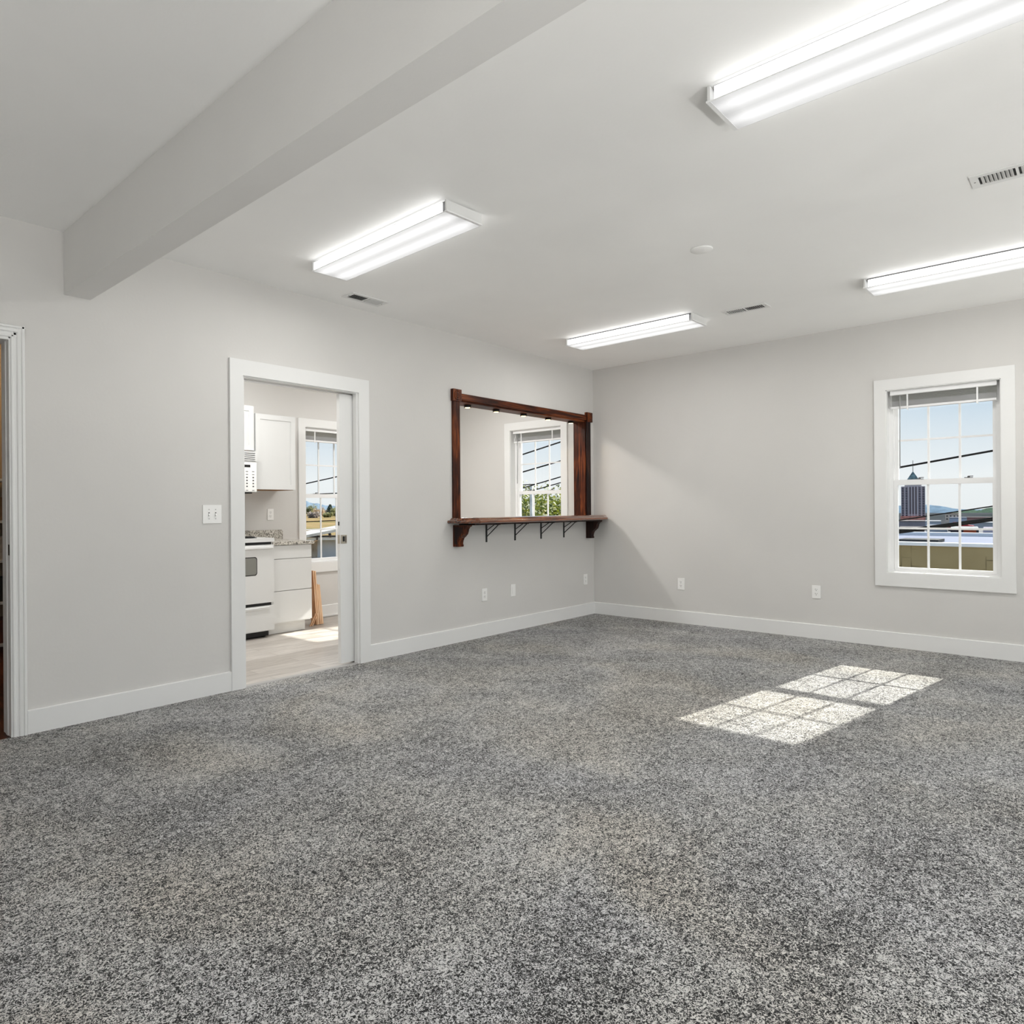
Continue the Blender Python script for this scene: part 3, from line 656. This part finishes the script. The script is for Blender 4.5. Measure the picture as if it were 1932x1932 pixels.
sd = MB().box(R0+.003, R1-.003, RF-.012, RF+.02, .072, .306).build('storage_drawer', APPL, rg, .006)
MB().prism([(RF-.012, .298), (RF-.024, .292), (RF-.022, .276), (RF-.012, .262)], 'x', R0+.03, R1-.06).build('drawer_lip', APPL, sd)
bgd = MB().prism([(KD-.02, .948), (KD-.10, .948), (KD-.075, 1.02), (KD-.095, 1.04), (KD-.045, 1.22), (KD-.02, 1.22)], 'x', R0, R1+.0).build('backguard', APPL, rg, .004)
MB().box(R0+.03, R1-.04, RF+.04, KD-.05, .012, .06).build('underside', DARK, rg)
for x in (R0+.06, R1-.07):
    MB().tube((x, RF+.07, 0), (x, RF+.07, .06), .018, 10).build('leveling_foot', IRON, rg)
for bx, by, br in ((-3.42, KD-.47, .10), (-3.42, KD-.2, .08), (-3.79, KD-.47, .08), (-3.79, KD-.2, .10)):
    m = MB().lathe((bx, by, .948), [(br+.012, 0), (br+.012, .004), (br, .004), (br-.01, .001)], 'z', 28)
    for k in range(4):
        rr = br*(.9-.2*k); seg = 24
        for i in range(seg):
            t0, t1 = 2*pi*i/seg, 2*pi*(i+1)/seg
            m.tube((bx+rr*cos(t0), by+rr*sin(t0), .957), (bx+rr*cos(t1), by+rr*sin(t1), .957), .005, 6)
    m.build('coil_burner', IRON, rg)
# microwave
mw = thing('microwave_oven', 'white over the range microwave with vent slats and keypad', 'microwave', (-3.6, KD-.2, 1.392))
MR, MF = -3.252, KD-.40
MB().box(R0, MR, MF, KD-.001, 1.392, 1.796).build('body', APPL, mw, .004)
MB().box(R0+.01, MR-.215, MF-.022, MF-.001, 1.398, 1.688).build('door', APPL, mw, .004)
kp = MB().box(MR-.208, MR-.006, MF-.018, MF-.001, 1.398, 1.684).build('keypad', PLATE, mw, .003)
MB().box(MR-.155, MR-.075, MF-.0195, MF-.0181, 1.633, 1.658).build('display', DARK, kp)
m = MB()
for i in range(7):
    for j in range(3):
        x = MR-.178+j*.067; z = 1.592-i*.029 if i < 6 else 1.592-6.3*.029
        w_ = .008 if 2 <= i <= 5 else .012; h_ = .0065 if 2 <= i <= 5 else .003
        m.box(x-w_, x+w_, MF-.0190, MF-.0181, z-h_, z+h_)
m.build('button_marks', paint('mark_grey', (.10, .10, .10), .5), kp)
m = MB(); md = MB()
for i in range(5):
    z = 1.700+i*.0185
    m.box(R0+.01, MR-.02, MF-.018, MF-.001, z, z+.011)
m.box(MR-.02, MR-.001, MF-.018, MF-.001, 1.694, 1.794).build('vent_slats', APPL, mw, .0015)
MB().box(R0+.01, MR-.02, MF-.003, MF-.0012, 1.697, 1.79).build('vent_recess', DARK, mw)
MB().box(R0+.02, MR-.03, MF+.03, KD-.04, 1.380, 1.3915).build('grease_filter', DARK, mw)
# wall cabinets
def wall_cab(x0, x1, z0, z1, fr, label, doors):
    r = thing('wall_cabinet', label, 'cabinet', ((x0+x1)/2, KD, z0))
    MB().box(x0, x1, fr, KD-.001, z0, z1).build('carcass', CAB, r)
    MB().box(x0+.01, x1-.01, fr+.01, KD-.01, z0-.004, z0-.0004).build('underside', PLYW, r)
    n = doors; w_ = (x1-x0)/n
    for i in range(n):
        a, b = x0+i*w_+.002, x0+(i+1)*w_-.002
        f = .052
        d = MB().box(a, a+f, fr-.020, fr-.001, z0, z1-.002).box(b-f, b, fr-.020, fr-.001, z0, z1-.002).box(a+f, b-f, fr-.020, fr-.001, z0, z0+f).box(a+f, b-f, fr-.020, fr-.001, z1-.002-f, z1-.002)
        d.build('door_frame', CAB, r, .001)
        MB().box(a+f, b-f, fr-.013, fr-.002, z0+f, z1-.002-f).build('door_panel', CAB, r)
wall_cab(-3.226, -2.766, 1.424, 2.182, KD-.322, 'white shaker wall cabinet between microwave and kitchen window', 1)
wall_cab(R0, -3.252, 1.806, 2.246, KD-.345, 'white shaker wall cabinet above the microwave', 2)
# loose oak boards leaning on the cabinet side
def board(y0, xb, xt, zt, wdt, th, label, yt=None, zb=.001):
    r = MB(); yt = y0 if yt is None else yt
    r.hull8([(xb, y0, zb), (xb+th, y0, zb+.001), (xb+th, y0+wdt, zb+.001), (xb, y0+wdt, zb), (xt, yt, zt), (xt+th, yt, zt), (xt+th, yt+wdt, zt), (xt, yt+wdt, zt)])
    o = r.build('oak_board', OAKZ, None, .0008)
    return tag(o, label, 'board', 'loose oak boards leaning beside the base cabinet')
board(1.78, -2.570, -2.616, .575, .10, .014, 'tallest raw oak board leaning by the base cabinet')
board(1.78, -2.552, -2.594, .570, .10, .016, 'raw oak board just right of the tallest one')
board(1.78, -2.524, -2.570, .430, .075, .015, 'shorter raw oak board, second from the right')
board(1.78, -2.506, -2.552, .422, .07, .022, 'shorter raw oak board, outermost on the right')
board(1.75, -2.672, -2.604, .125, .02, .009, 'short oak offcut slanting the other way, left one')
board(1.75, -2.648, -2.583, .125, .02, .009, 'short oak offcut slanting the other way, right one')

# ------------------------------------------------------------------ outside
random.seed(7)
_paint = paint
def paint(*a, **k):
    k.setdefault('spec', .04); return _paint(*a, **k)
CX, CY, CZ = -6.8, -4.33, 1.21
def pol(az, r): return CX+r*cos(radians(az)), CY+r*sin(radians(az))
def zz(el, r): return CZ+r*tan(radians(el))
def ground_z(az, r):
    t = min(1, max(0, (az-22)/22)); t = t*t*(3-2*t)
    lo = -6-8*min(1, r/700); return lo*(1-t)+(-.8)*t
GR = MB(); azs = list(range(-60, 121, 4)); rs = [11.5, 16, 22, 30, 45, 70, 110, 180, 300, 500, 900, 1700]
def gcl(a, r):
    x, y = pol(a, r); return x, y
def dirt(name, stops, sc):
    m_, n_, b_ = new_mat(name); t_ = noise(n_, sc, 6, .5, coords(n_), .65); q = ramp(n_, t_.outputs['Fac'], stops)
    L(n_, q.outputs[0], b_.inputs['Base Color']); b_.inputs['Roughness'].default_value = 1; b_.inputs['Specular IOR Level'].default_value = 0; return m_
for nm_, lb_, A_, mt_ in (('ground', 'dry tan and olive field north of the building', list(range(28, 121, 4)), dirt('dry_grass', [(.35, (.17, .16, .06)), (.5, (.30, .22, .11)), (.65, (.42, .29, .15))], .12)),
                          ('ground_town', 'grey streets and lots east of the building', list(range(-60, 29, 4)), dirt('town_lots', [(.35, (.035, .045, .04)), (.5, (.06, .065, .07)), (.65, (.10, .10, .11))], .02))):
    GR = MB(); grid = [[GR.bm.verts.new((*gcl(a, r), ground_z(a, r)-.02)) for a in A_] for r in rs]
    for i in range(len(rs)-1):
        for j in range(len(A_)-1): GR.bm.faces.new((grid[i][j], grid[i+1][j], grid[i+1][j+1], grid[i][j+1]))
    struct(nm_, GR, mt_, lb_, 'ground')
# hills
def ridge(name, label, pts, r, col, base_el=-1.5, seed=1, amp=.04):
    """a long ridge: crest given as (azimuth, elevation), with real depth behind"""
    rnd = random.Random(seed); m = MB(); n = 90
    a0, a1 = pts[0][0], pts[-1][0]; rows = []
    for k, (dr, f) in enumerate(((0, 0), (.05, .35), (.1, .7), (.16, 1), (.3, .6), (.5, 0))):
        row = []
        for i in range(n+1):
            a = a0+(a1-a0)*i/n
            for (p, q), (s_, t_) in zip(pts, pts[1:]):
                if min(p, s_) <= a <= max(p, s_): el = q+(t_-q)*(a-p)/(s_-p)
            rr = r*(1+dr); e_ = zz(el+amp*rnd.uniform(-1, 1)*f, r*1.16)
            zb = zz(base_el, r); x, y = pol(a, rr*(1+.01*rnd.uniform(-1, 1)))
            row.append(m.bm.verts.new((x, y, zb+(e_-zb)*f)))
        rows.append(row)
    for A, B in zip(rows, rows[1:]):
        for i in range(n): m.bm.faces.new((A[i], A[i+1], B[i+1], B[i])).smooth = True
    mt, n_, b_ = new_mat(name + '_forest_tint'); t = noise(n_, 12/r*10, 6, .3, coords(n_), .7)
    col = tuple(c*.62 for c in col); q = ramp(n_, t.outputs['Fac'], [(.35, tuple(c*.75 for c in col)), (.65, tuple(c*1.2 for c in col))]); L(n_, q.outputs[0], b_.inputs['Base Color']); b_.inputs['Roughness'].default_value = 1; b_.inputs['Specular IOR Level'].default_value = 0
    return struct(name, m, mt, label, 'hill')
ridge('mountain', 'haze blue mountain ridge on the horizon beyond the kitchen window', [(46, .5), (50, .25), (53.5, .30), (54.6, .38), (55.1, .55), (55.5, .55), (56.3, .82), (58, .6), (64, .9)], 8000, (.30, .40, .50), -1.2, 3, .02)  # distance haze is put into this bluish ridge colour
ridge('mountain', 'haze blue ridge behind the tower and the low town roofs', [(-8, -.3), (2, -.1), (5, -.25), (7, -.28), (7.6, -.2), (8.2, -.06), (9, .05), (10.5, .02), (14, .2), (24, .1)], 6000, (.24, .34, .44), -1.4, 5, .02)  # bluish tone stands in for air haze over the ridge
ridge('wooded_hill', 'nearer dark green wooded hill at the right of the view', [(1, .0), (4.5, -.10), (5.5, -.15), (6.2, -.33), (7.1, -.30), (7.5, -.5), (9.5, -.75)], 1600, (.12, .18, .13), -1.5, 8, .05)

# tan neighbouring building
def stucco():
    m, n, b = new_mat('tan_stucco'); v = coords(n)
    t = noise(n, 1.2, 5, .4, v); r = ramp(n, t.outputs['Fac'], [(.3, (.33, .25, .12)), (.7, (.40, .31, .16))])
    br = n.nodes.new('ShaderNodeTexBrick'); L(n, coords(n, (1, 1, 1), (0, pi/2, 0)), br.inputs['Vector']); br.inputs['Scale'].default_value = 1
    br.inputs['Brick Width'].default_value = .4; br.inputs['Row Height'].default_value = .2; br.inputs['Mortar Size'].default_value = .012
    br.inputs['Color1'].default_value = (1, 1, 1, 1); br.inputs['Color2'].default_value = (1, 1, 1, 1); br.inputs['Mortar'].default_value = (.35, .33, .3, 1)
    mk = noise(n, .9, 2, .2, v); mr = ramp(n, mk.outputs['Fac'], [(.58, (0, 0, 0)), (.66, (.8, .8, .8))])
    mx = n.nodes.new('ShaderNodeMix'); mx.data_type = 'RGBA'; mx.blend_type = 'MULTIPLY'
    L(n, mr.outputs[0], mx.inputs['Factor']); L(n, r.outputs[0], mx.inputs['A']); L(n, br.outputs['Color'], mx.inputs['B'])
    L(n, mx.outputs['Result'], b.inputs['Base Color']); b.inputs['Roughness'].default_value = .9; return m
tb = thing('tan_building', 'tan stucco building with white coping just outside the right window', 'building', (15, -3, -6.2))
MB().box(12.0, 18.3, -14, 6, -6.2, .285).build('wall', stucco(), tb)
MB().box(11.96, 12.3, -14.04, 6.04, .285, .36).build('coping', paint('white_metal', (.85, .85, .86), .4), tb)
MB().box(12.3, 18.0, -14, 6, .285, .30).build('roof', paint('membrane_roof', (.24, .26, .34), .8, .08, 1), tb)
MB().box(18.0, 18.3, -14, 6, .286, .40).build('parapet', paint('pale_parapet', (.8, .8, .82), .6), tb)
tag(MB().box(13.2, 14.1, -1.35, -.50, .302, .375).build('roof_hatch', paint('hatch_dark', (.06, .06, .06), .6)), 'low dark hatch on the membrane roof of the tan building', 'hatch')

# office tower
def facing(az, r, w_deg, z0, z1, depth, name, m, parent=None, bevel=0):
    """box whose front faces the town side, centred on a bearing"""
    x, y = pol(az, r); hw = r*tan(radians(w_deg/2)); th = radians(az)
    f = lambda co: Vector((x+co.x*cos(th)-co.y*sin(th), y+co.x*sin(th)+co.y*cos(th), co.z))
    return MB().box(0, depth, -hw, hw, z0, z1).build(name, m, parent, bevel, f), f, hw
TA, TR = 9.90, 700
tx, ty = pol(TA, TR)
tw = thing('office_tower', 'tall mauve office tower with green pyramid roof seen in the right window', 'tower', (tx, ty, -14))
_, TF, thw = facing(TA, TR, 1.42, -13.8, zz(1.35, TR), 17, 'tower_shaft', paint('mauve_stone', (.52, .42, .44), .7, .1, .2), tw)
zt = zz(1.35, TR); zr = zz(1.66, TR); za = zz(2.44, TR)
MB().box(2, 15, -thw*.70, thw*.70, zt, zr-1.2).build('tower_crown', paint('crown_stone', (.7, .62, .62), .7), tw, 0, TF)
m = MB(); h = thw*.72
v = [m.bm.verts.new(p) for p in ((.5, -h, zr-1.2), (16.5, -h, zr-1.2), (16.5, h, zr-1.2), (.5, h, zr-1.2))]; ap = m.bm.verts.new((8.5, 0, za))
m.bm.faces.new(v[::-1])
for i in range(4): m.bm.faces.new((v[i], v[(i+1) % 4], ap))
m.build('pyramid_roof', paint('verdigris', (.20, .27, .26), .6, .5, .4), tw, 0, TF)
MB().tube((8.5, 0, za-.3), (8.5, 0, zz(3.2, TR)), .22, 6).build('mast', IRON, tw, 0, TF)
m = MB()
for k in (-.36, -.12, .12, .36): m.box(-.5, 0, k*thw-.28, k*thw+.28, -8, zt)
for k in (-.98, -.66, .66, .98): m.box(-.3, 0, k*thw-.2, k*thw+.2, -8, zt)
m.build('pilaster', paint('pale_stone', (.80, .72, .74), .7), tw, 0, TF)
WIN = paint('tower_glass', (.03, .035, .06), .2)
for k in (-.86, -.56, .56, .86):
    me = None
    for i in range(17):
        z = zt-1.2-i*1.45
        MB().box(-.25, 0, k*thw-.75, k*thw+.75, z-.75, z).build('window', WIN, tw, 0, TF)
for k in (-.24, 0, .24): MB().box(-.2, 0, k*thw-.62, k*thw+.62, -6, zt-.6).build('window_strip', paint('bronze_glass', (.22, .17, .18), .5), tw, 0, TF)
MB().box(-3, 0, -thw, thw*1.05, -13.8, zz(-.72, TR)).build('podium', paint('red_brick', (.75, .30, .24), .8, .3, .5), tw, 0, TF)

def low(name, label, az, r, w, e0, e1, depth, col, wins=0, wincol=(.05, .05, .06), roof=None):
    x, y = pol(az, r); t = thing(name, label, 'building', (x, y, zz(e0, r)))
    o, f, hw = facing(az, r, w, ground_z(az, r) if e0 is None else zz(e0, r), zz(e1, r), depth, 'wall', paint(name + '_wall', tuple(min(.9, c*1.45) for c in col), .8, .12, 6/r*10), t)
    MB().box(-.01*r*.05, depth, -hw*1.02, hw*1.02, zz(e1, r), zz(e1+.05, r)).build('roof', paint(name + '_roof', tuple(c*.6 for c in (roof or col)), .8), t, 0, f)
    if wins:
        H_ = zz(e1, r)-zz(e0, r)
        for j in range(2):
            for i in range(wins):
                yy = hw*(-.75+1.5*i/(wins-1))
                MB().box(-.1, 0, yy-hw*.09, yy+hw*.09, zz(e1, r)-H_*(.25+.35*j)-H_*.1, zz(e1, r)-H_*(.25+.35*j)+H_*.08).build('window', paint('pane_dark', wincol, .3), t, 0, f)
    return t, f, hw
low('apartment_block', 'beige block with small square windows below the blue ridge', 7.65, 600, .82, -1.15, -.58, 12, (.50, .40, .33), 4)
low('warehouse', 'blue grey low warehouse in front of the beige block', 7.35, 450, .95, -1.3, -.87, 15, (.32, .36, .44))
low('brick_row', 'long reddish brick row below the wooded hill', 6.1, 420, 1.5, -1.3, -.86, 12, (.26, .13, .12), roof=(.30, .2, .2))
low('storehouse', 'dark slate roofed sheds below the tower', 10.0, 300, 1.6, -1.7, -1.12, 20, (.20, .18, .20), roof=(.24, .21, .22))
low('garage', 'pale grey flat building left of the beige block', 8.75, 260, .9, -1.7, -1.12, 12, (.30, .32, .36), roof=(.6, .62, .66))
low('depot', 'white flat depot with a dark band at the right of the view', 5.9, 200, 1.7, -1.85, -1.2, 10, (.30, .31, .33), roof=(.62, .64, .66))
low('office_annex', 'grey blue wall with one small window behind the tan building roof', 8.55, 70, 1.2, -4, -1.50, 8, (.27, .30, .36), 0)
low('workshop', 'dark brown workshop at lower left of the right window view', 10.0, 75, 1.5, -4, -1.66, 9, (.10, .08, .085), roof=(.16, .14, .15))
low('lavender_store', 'lavender grey plain wall right of the red sign', 5.55, 72, .9, -4, -1.65, 8, (.40, .37, .45))
t_, f_, hw_ = low('red_shop', 'small dark shop with a long red sign band', 7.0, 66, 1.55, -4, -1.62, 7, (.05, .04, .05), roof=(.5, .5, .5))
MB().box(-.25, 0, -hw_*.82, hw_*.08, zz(-1.93, 66), zz(-1.68, 66)).build('sign_band', paint('sign_red', (.36, .07, .03), .5), t_, 0, f_)
m = MB(); rnd = random.Random(4)
for i in range(9):        # pale shop-front lettering, too small to read
    y_ = -hw_*.78+i*hw_*.17; hgt = .16
    m.box(-.3, -.25, y_, y_+.03, zz(-2.08, 66), zz(-2.08, 66)+hgt)
    if i % 2: m.box(-.3, -.25, y_+.05, y_+.12, zz(-2.08, 66)+hgt*.5, zz(-2.08, 66)+hgt*.66)
    else: m.box(-.3, -.25, y_+.08, y_+.11, zz(-2.08, 66), zz(-2.08, 66)+hgt)
m.build('sign_lettering', paint('letter_white', (.8, .8, .8), .5), t_, 0, f_)
# a red car on the far street
cx_, cy_ = pol(7.35, 150); cz_ = zz(-1.62, 150)
car = thing('parked_car', 'red car parked in front of the blue grey warehouse', 'car', (cx_, cy_, cz_))
MB().prism([(cy_-2.1, cz_), (cy_+2.1, cz_), (cy_+2.15, cz_+.6), (cy_+1.2, cz_+.75), (cy_+.7, cz_+1.25), (cy_-.9, cz_+1.25), (cy_-1.5, cz_+.75), (cy_-2.15, cz_+.65)], 'x', cx_, cx_+1.7).build('car_body', paint('car_red', (.5, .05, .06), .3), car, .08)
for k in (-1.25, 1.25): MB().tube((cx_-.02, cy_+k, cz_), (cx_+.2, cy_+k, cz_), .33, 14).build('wheel', IRON, car)
struct('ground_street', MB().box(cx_-20, cx_+14, cy_-14, cy_+16, cz_-.6, cz_-.33), paint('asphalt', (.18, .18, .19), .9), 'grey street under the parked car', 'street')

# trees -------------------------------------------------------------
def leaf_tree(x, y, z0, h, rad, seed, label, cols, nleaf, ls, trunk_h=.35, low_frac=.25, conifer=False, nlobe=16):
    rnd = random.Random(seed)
    t = thing('tree', label, 'tree', (x, y, z0))
    bark = paint('bark_%d' % seed, (.10, .075, .05), .9, .3, 8)
    tk = MB().tube((x, y, z0), (x, y, z0+h*.75), rad*.09, 8, rad*.03); lobes = []
    if conifer:
        for i in range(7): lobes.append((x, y, z0+h*(.2+.75*i/6), rad*(1-.8*i/6)))
    else:
        for i in range(nlobe):
            a = rnd.uniform(0, 2*pi); q = rnd.uniform(.05, .75)*rad; zc = z0+h*rnd.uniform(low_frac+.12, .85)
            k = 1-.5*max(0, (zc-z0)/h-.5)
            bx, by = x+q*cos(a)*k, y+q*sin(a)*k; lobes.append((bx, by, zc, rad*rnd.uniform(.28, .45)*(16/nlobe)**.25))
            tk.tube((x, y, z0+h*rnd.uniform(.2, .5)), (bx, by, zc), rad*.03, 6, rad*.01)
    tk.build('trunk', bark, t)
    f = MB()
    for i in range(nleaf):
        lx, ly, lz, lr = rnd.choice(lobes)
        d = Vector((rnd.gauss(0, 1), rnd.gauss(0, 1), rnd.gauss(0, 1)*.8)).normalized()*lr*rnd.uniform(.5, 1.05)
        c = Vector((lx, ly, lz))+d; u = Vector((rnd.gauss(0, 1), rnd.gauss(0, 1), rnd.gauss(0, 1))).normalized()*ls; w_ = u.orthogonal().normalized()*ls*.6
        vs = [f.bm.verts.new(p) for p in (c-u, c-w_, c+u, c+w_)]
        fc = f.bm.faces.new(vs); fc.material_index = rnd.randrange(len(cols))
    ms = []
    for i, col in enumerate(cols):
        mm, nn, bb = new_mat('leaf_%d_%d' % (seed, i)); bb.inputs['Base Color'].default_value = (*col, 1); bb.inputs['Roughness'].default_value = .6
        tl = nn.nodes.new('ShaderNodeBsdfTranslucent'); tl.inputs[0].default_value = (*[min(1, c*1.4) for c in col], 1)
        mx = nn.nodes.new('ShaderNodeMixShader'); mx.inputs[0].default_value = .35; out = nn.nodes['Material Output']
        L(nn, bb.outputs[0], mx.inputs[1]); L(nn, tl.outputs[0], mx.inputs[2]); L(nn, mx.outputs[0], out.inputs[0]); ms.append(mm)
    f.build('foliage', ms, t)
    return t
GRN = [(.16, .20, .015), (.26, .28, .02), (.08, .12, .012), (.34, .34, .05)]
x, y = pol(36.9, 22); leaf_tree(x, y, -3.2, 5.35, 2.6, 11, 'yellow green leafy tree filling the lower serving opening view', GRN, 26000, .06, low_frac=.0, nlobe=44)
x, y = pol(38.9, 26.5); leaf_tree(x, y, -3.2, 6.0, 1.3, 12, 'sparser tree to the left behind the yellow green tree', GRN, 2600, .07, low_frac=.1)
OL = [(.30, .30, .10), (.42, .38, .14), (.22, .23, .09)]; BR = [(.48, .34, .20), (.60, .44, .26), (.36, .28, .17)]; GY = [(.40, .33, .28), (.50, .42, .36), (.30, .27, .23)]; YG = [(.66, .52, .16), (.56, .46, .18), (.44, .38, .14)]
ft = [(56.5, 226, .35, 1.9, OL, 'olive tree at the left end of the distant tree line', False), (55.75, 236, .36, 2.4, OL, 'taller olive tree left of the bare grey trees', False), (55.15, 224, .12, 2.3, BR, 'brownish tree in the middle of the distant tree line', False),
      (54.7, 234, .25, 2.2, GY, 'bare grey brown tree right of the brownish one', False), (54.15, 228, .42, 1.6, [(.08, .13, .07), (.06, .10, .06)], 'dark pointed conifer in the distant tree line', True), (53.75, 222, .2, 2.0, OL, 'olive tree right of the dark conifer', False),
      (53.3, 238, .05, 2.4, YG, 'yellowish tree at the right end of the distant tree line', False), (55.4, 180, -.33, 2.0, GY, 'low grey thicket in front of the tree line', False), (54.3, 190, -.3, 1.6, OL, 'low olive shrub before the conifer', False)]
for i, (az, r, el, rad, cols, lb, con) in enumerate(ft):
    x, y = pol(az, r); h = zz(el, r)+.8; leaf_tree(x, y, -.8, max(h, 1.2), rad, 30+i, lb, cols, 1500, .22, low_frac=0, conifer=con)
# shed outside the kitchen window
SX, SY = pol(55.0, 30)
th_ = radians(55.0)
def SF(co): return Vector((SX+co.x*cos(th_)+co.y*sin(th_), SY+co.x*sin(th_)-co.y*cos(th_), co.z))   # x away, y to the right
sd_ = thing('garden_shed', 'weathered shed with white metal roof below the field', 'shed', (SX, SY, -.8))
MB().box(0, 5, -.1, 4.5, -.8, -.05).build('wall', paint('shed_grey', (.62, .61, .62), .8, .1, 1), sd_, 0, SF)
MB().box(.02, 5, -1.5, -.1, -.8, -.05).build('plank_wall', wood('grey_planks', (.3, .22, .15), (.5, .4, .3), (.65, .52, .42), 'z', .8, coat=0), sd_, 0, SF)
MB().hull8([(-.5, -1.0, -.02), (5.5, -1.0, -.02), (5.5, 4.6, .98), (-.5, 4.6, .98), (-.5, -1.0, .09), (5.5, -1.0, .09), (5.5, 4.6, 1.12), (-.5, 4.6, 1.12)]).build('metal_roof', paint('white_roof', (.72, .70, .66), .6, .3, 2), sd_, 0, SF)
m = MB()
for i in range(9): m.hull8([(-.45, -.7+i*.55, -.02+i*.098), (4, -.7+i*.55, -.02+i*.098), (4, -.62+i*.55, -.02+i*.098), (-.45, -.62+i*.55, -.02+i*.098), (-.45, -.7+i*.55, -.14+i*.098), (4, -.7+i*.55, -.14+i*.098), (4, -.62+i*.55, -.14+i*.098), (-.45, -.62+i*.55, -.14+i*.098)])
m.build('rafter', paint('rafter_brown', (.10, .08, .07), .8), sd_, 0, SF)
MB().box(-.35, -.2, -1.5, 4.6, -.06, .06).build('eave_board', paint('eave_white', (.8, .79, .77), .6), sd_, 0, SF)
m = MB(); m.tube((-.3, -1.35, -.75), (-.3, -.1, -.05), .035, 6).build('brace', OAKZ, sd_, 0, SF)
# utility pole and lines
px_, py_ = pol(37.55, 17.5)
tag(MB().tube((px_, py_, -3.4), (px_, py_, zz(1.9, 17.5)), .05, 12, .042).build('utility_pole', paint('weathered_pole', (.70, .68, .62), .9, .2, 6)), 'pale weathered utility pole in front of the yellow green tree', 'pole')
LINE = paint('cable_black', (.01, .01, .01), .6)
def wire(a0, e0, a1, e1, r0, r1, rad, label, ex=4):
    p0 = Vector((*pol(a0, r0), zz(e0, r0))); p1 = Vector((*pol(a1, r1), zz(e1, r1))); d = p1-p0
    o = MB().tube(p0-d*ex, p1+d*ex, rad, 6).build('power_line', LINE); return tag(o, label, 'cable', 'overhead power lines')
wire(10.59, 2.74, 5.34, 3.63, 10.2, 9.8, .012, 'highest cable crossing the right hand window, in the sky')
wire(10.68, -1.0, 5.39, -.04, 10.2, 9.8, .0075, 'thin cable crossing the right window in front of the tower base')
wire(10.63, -1.80, 5.39, -.90, 9.6, 9.3, .024, 'thick black cable crossing the lower right hand window')
wire(37.96, 4.58, 35.08, 5.48, 13.0, 12.6, .013, 'highest cable seen through the serving opening')
wire(37.93, 3.13, 35.09, 3.92, 13.2, 12.8, .013, 'second highest cable seen through the serving opening')
wire(37.94, 1.80, 35.10, 2.61, 13.4, 13.0, .011, 'third cable down, crossing the yellow green tree top')
wire(36.98, 1.62, 35.11, 2.13, 13.6, 13.4, .010, 'lowest cable seen through the serving opening')
wire(56.06, 2.16, 53.52, 2.74, 14.0, 13.8, .011, 'upper cable crossing the kitchen window', 6)
wire(56.07, 1.27, 53.53, 1.38, 14.4, 14.2, .010, 'lower cable just above the kitchen window lock rail', 6)
wire(56.0, -.93, 53.5, -.86, 24, 23.8, .016, 'low cable over the field behind the kitchen window', 6)
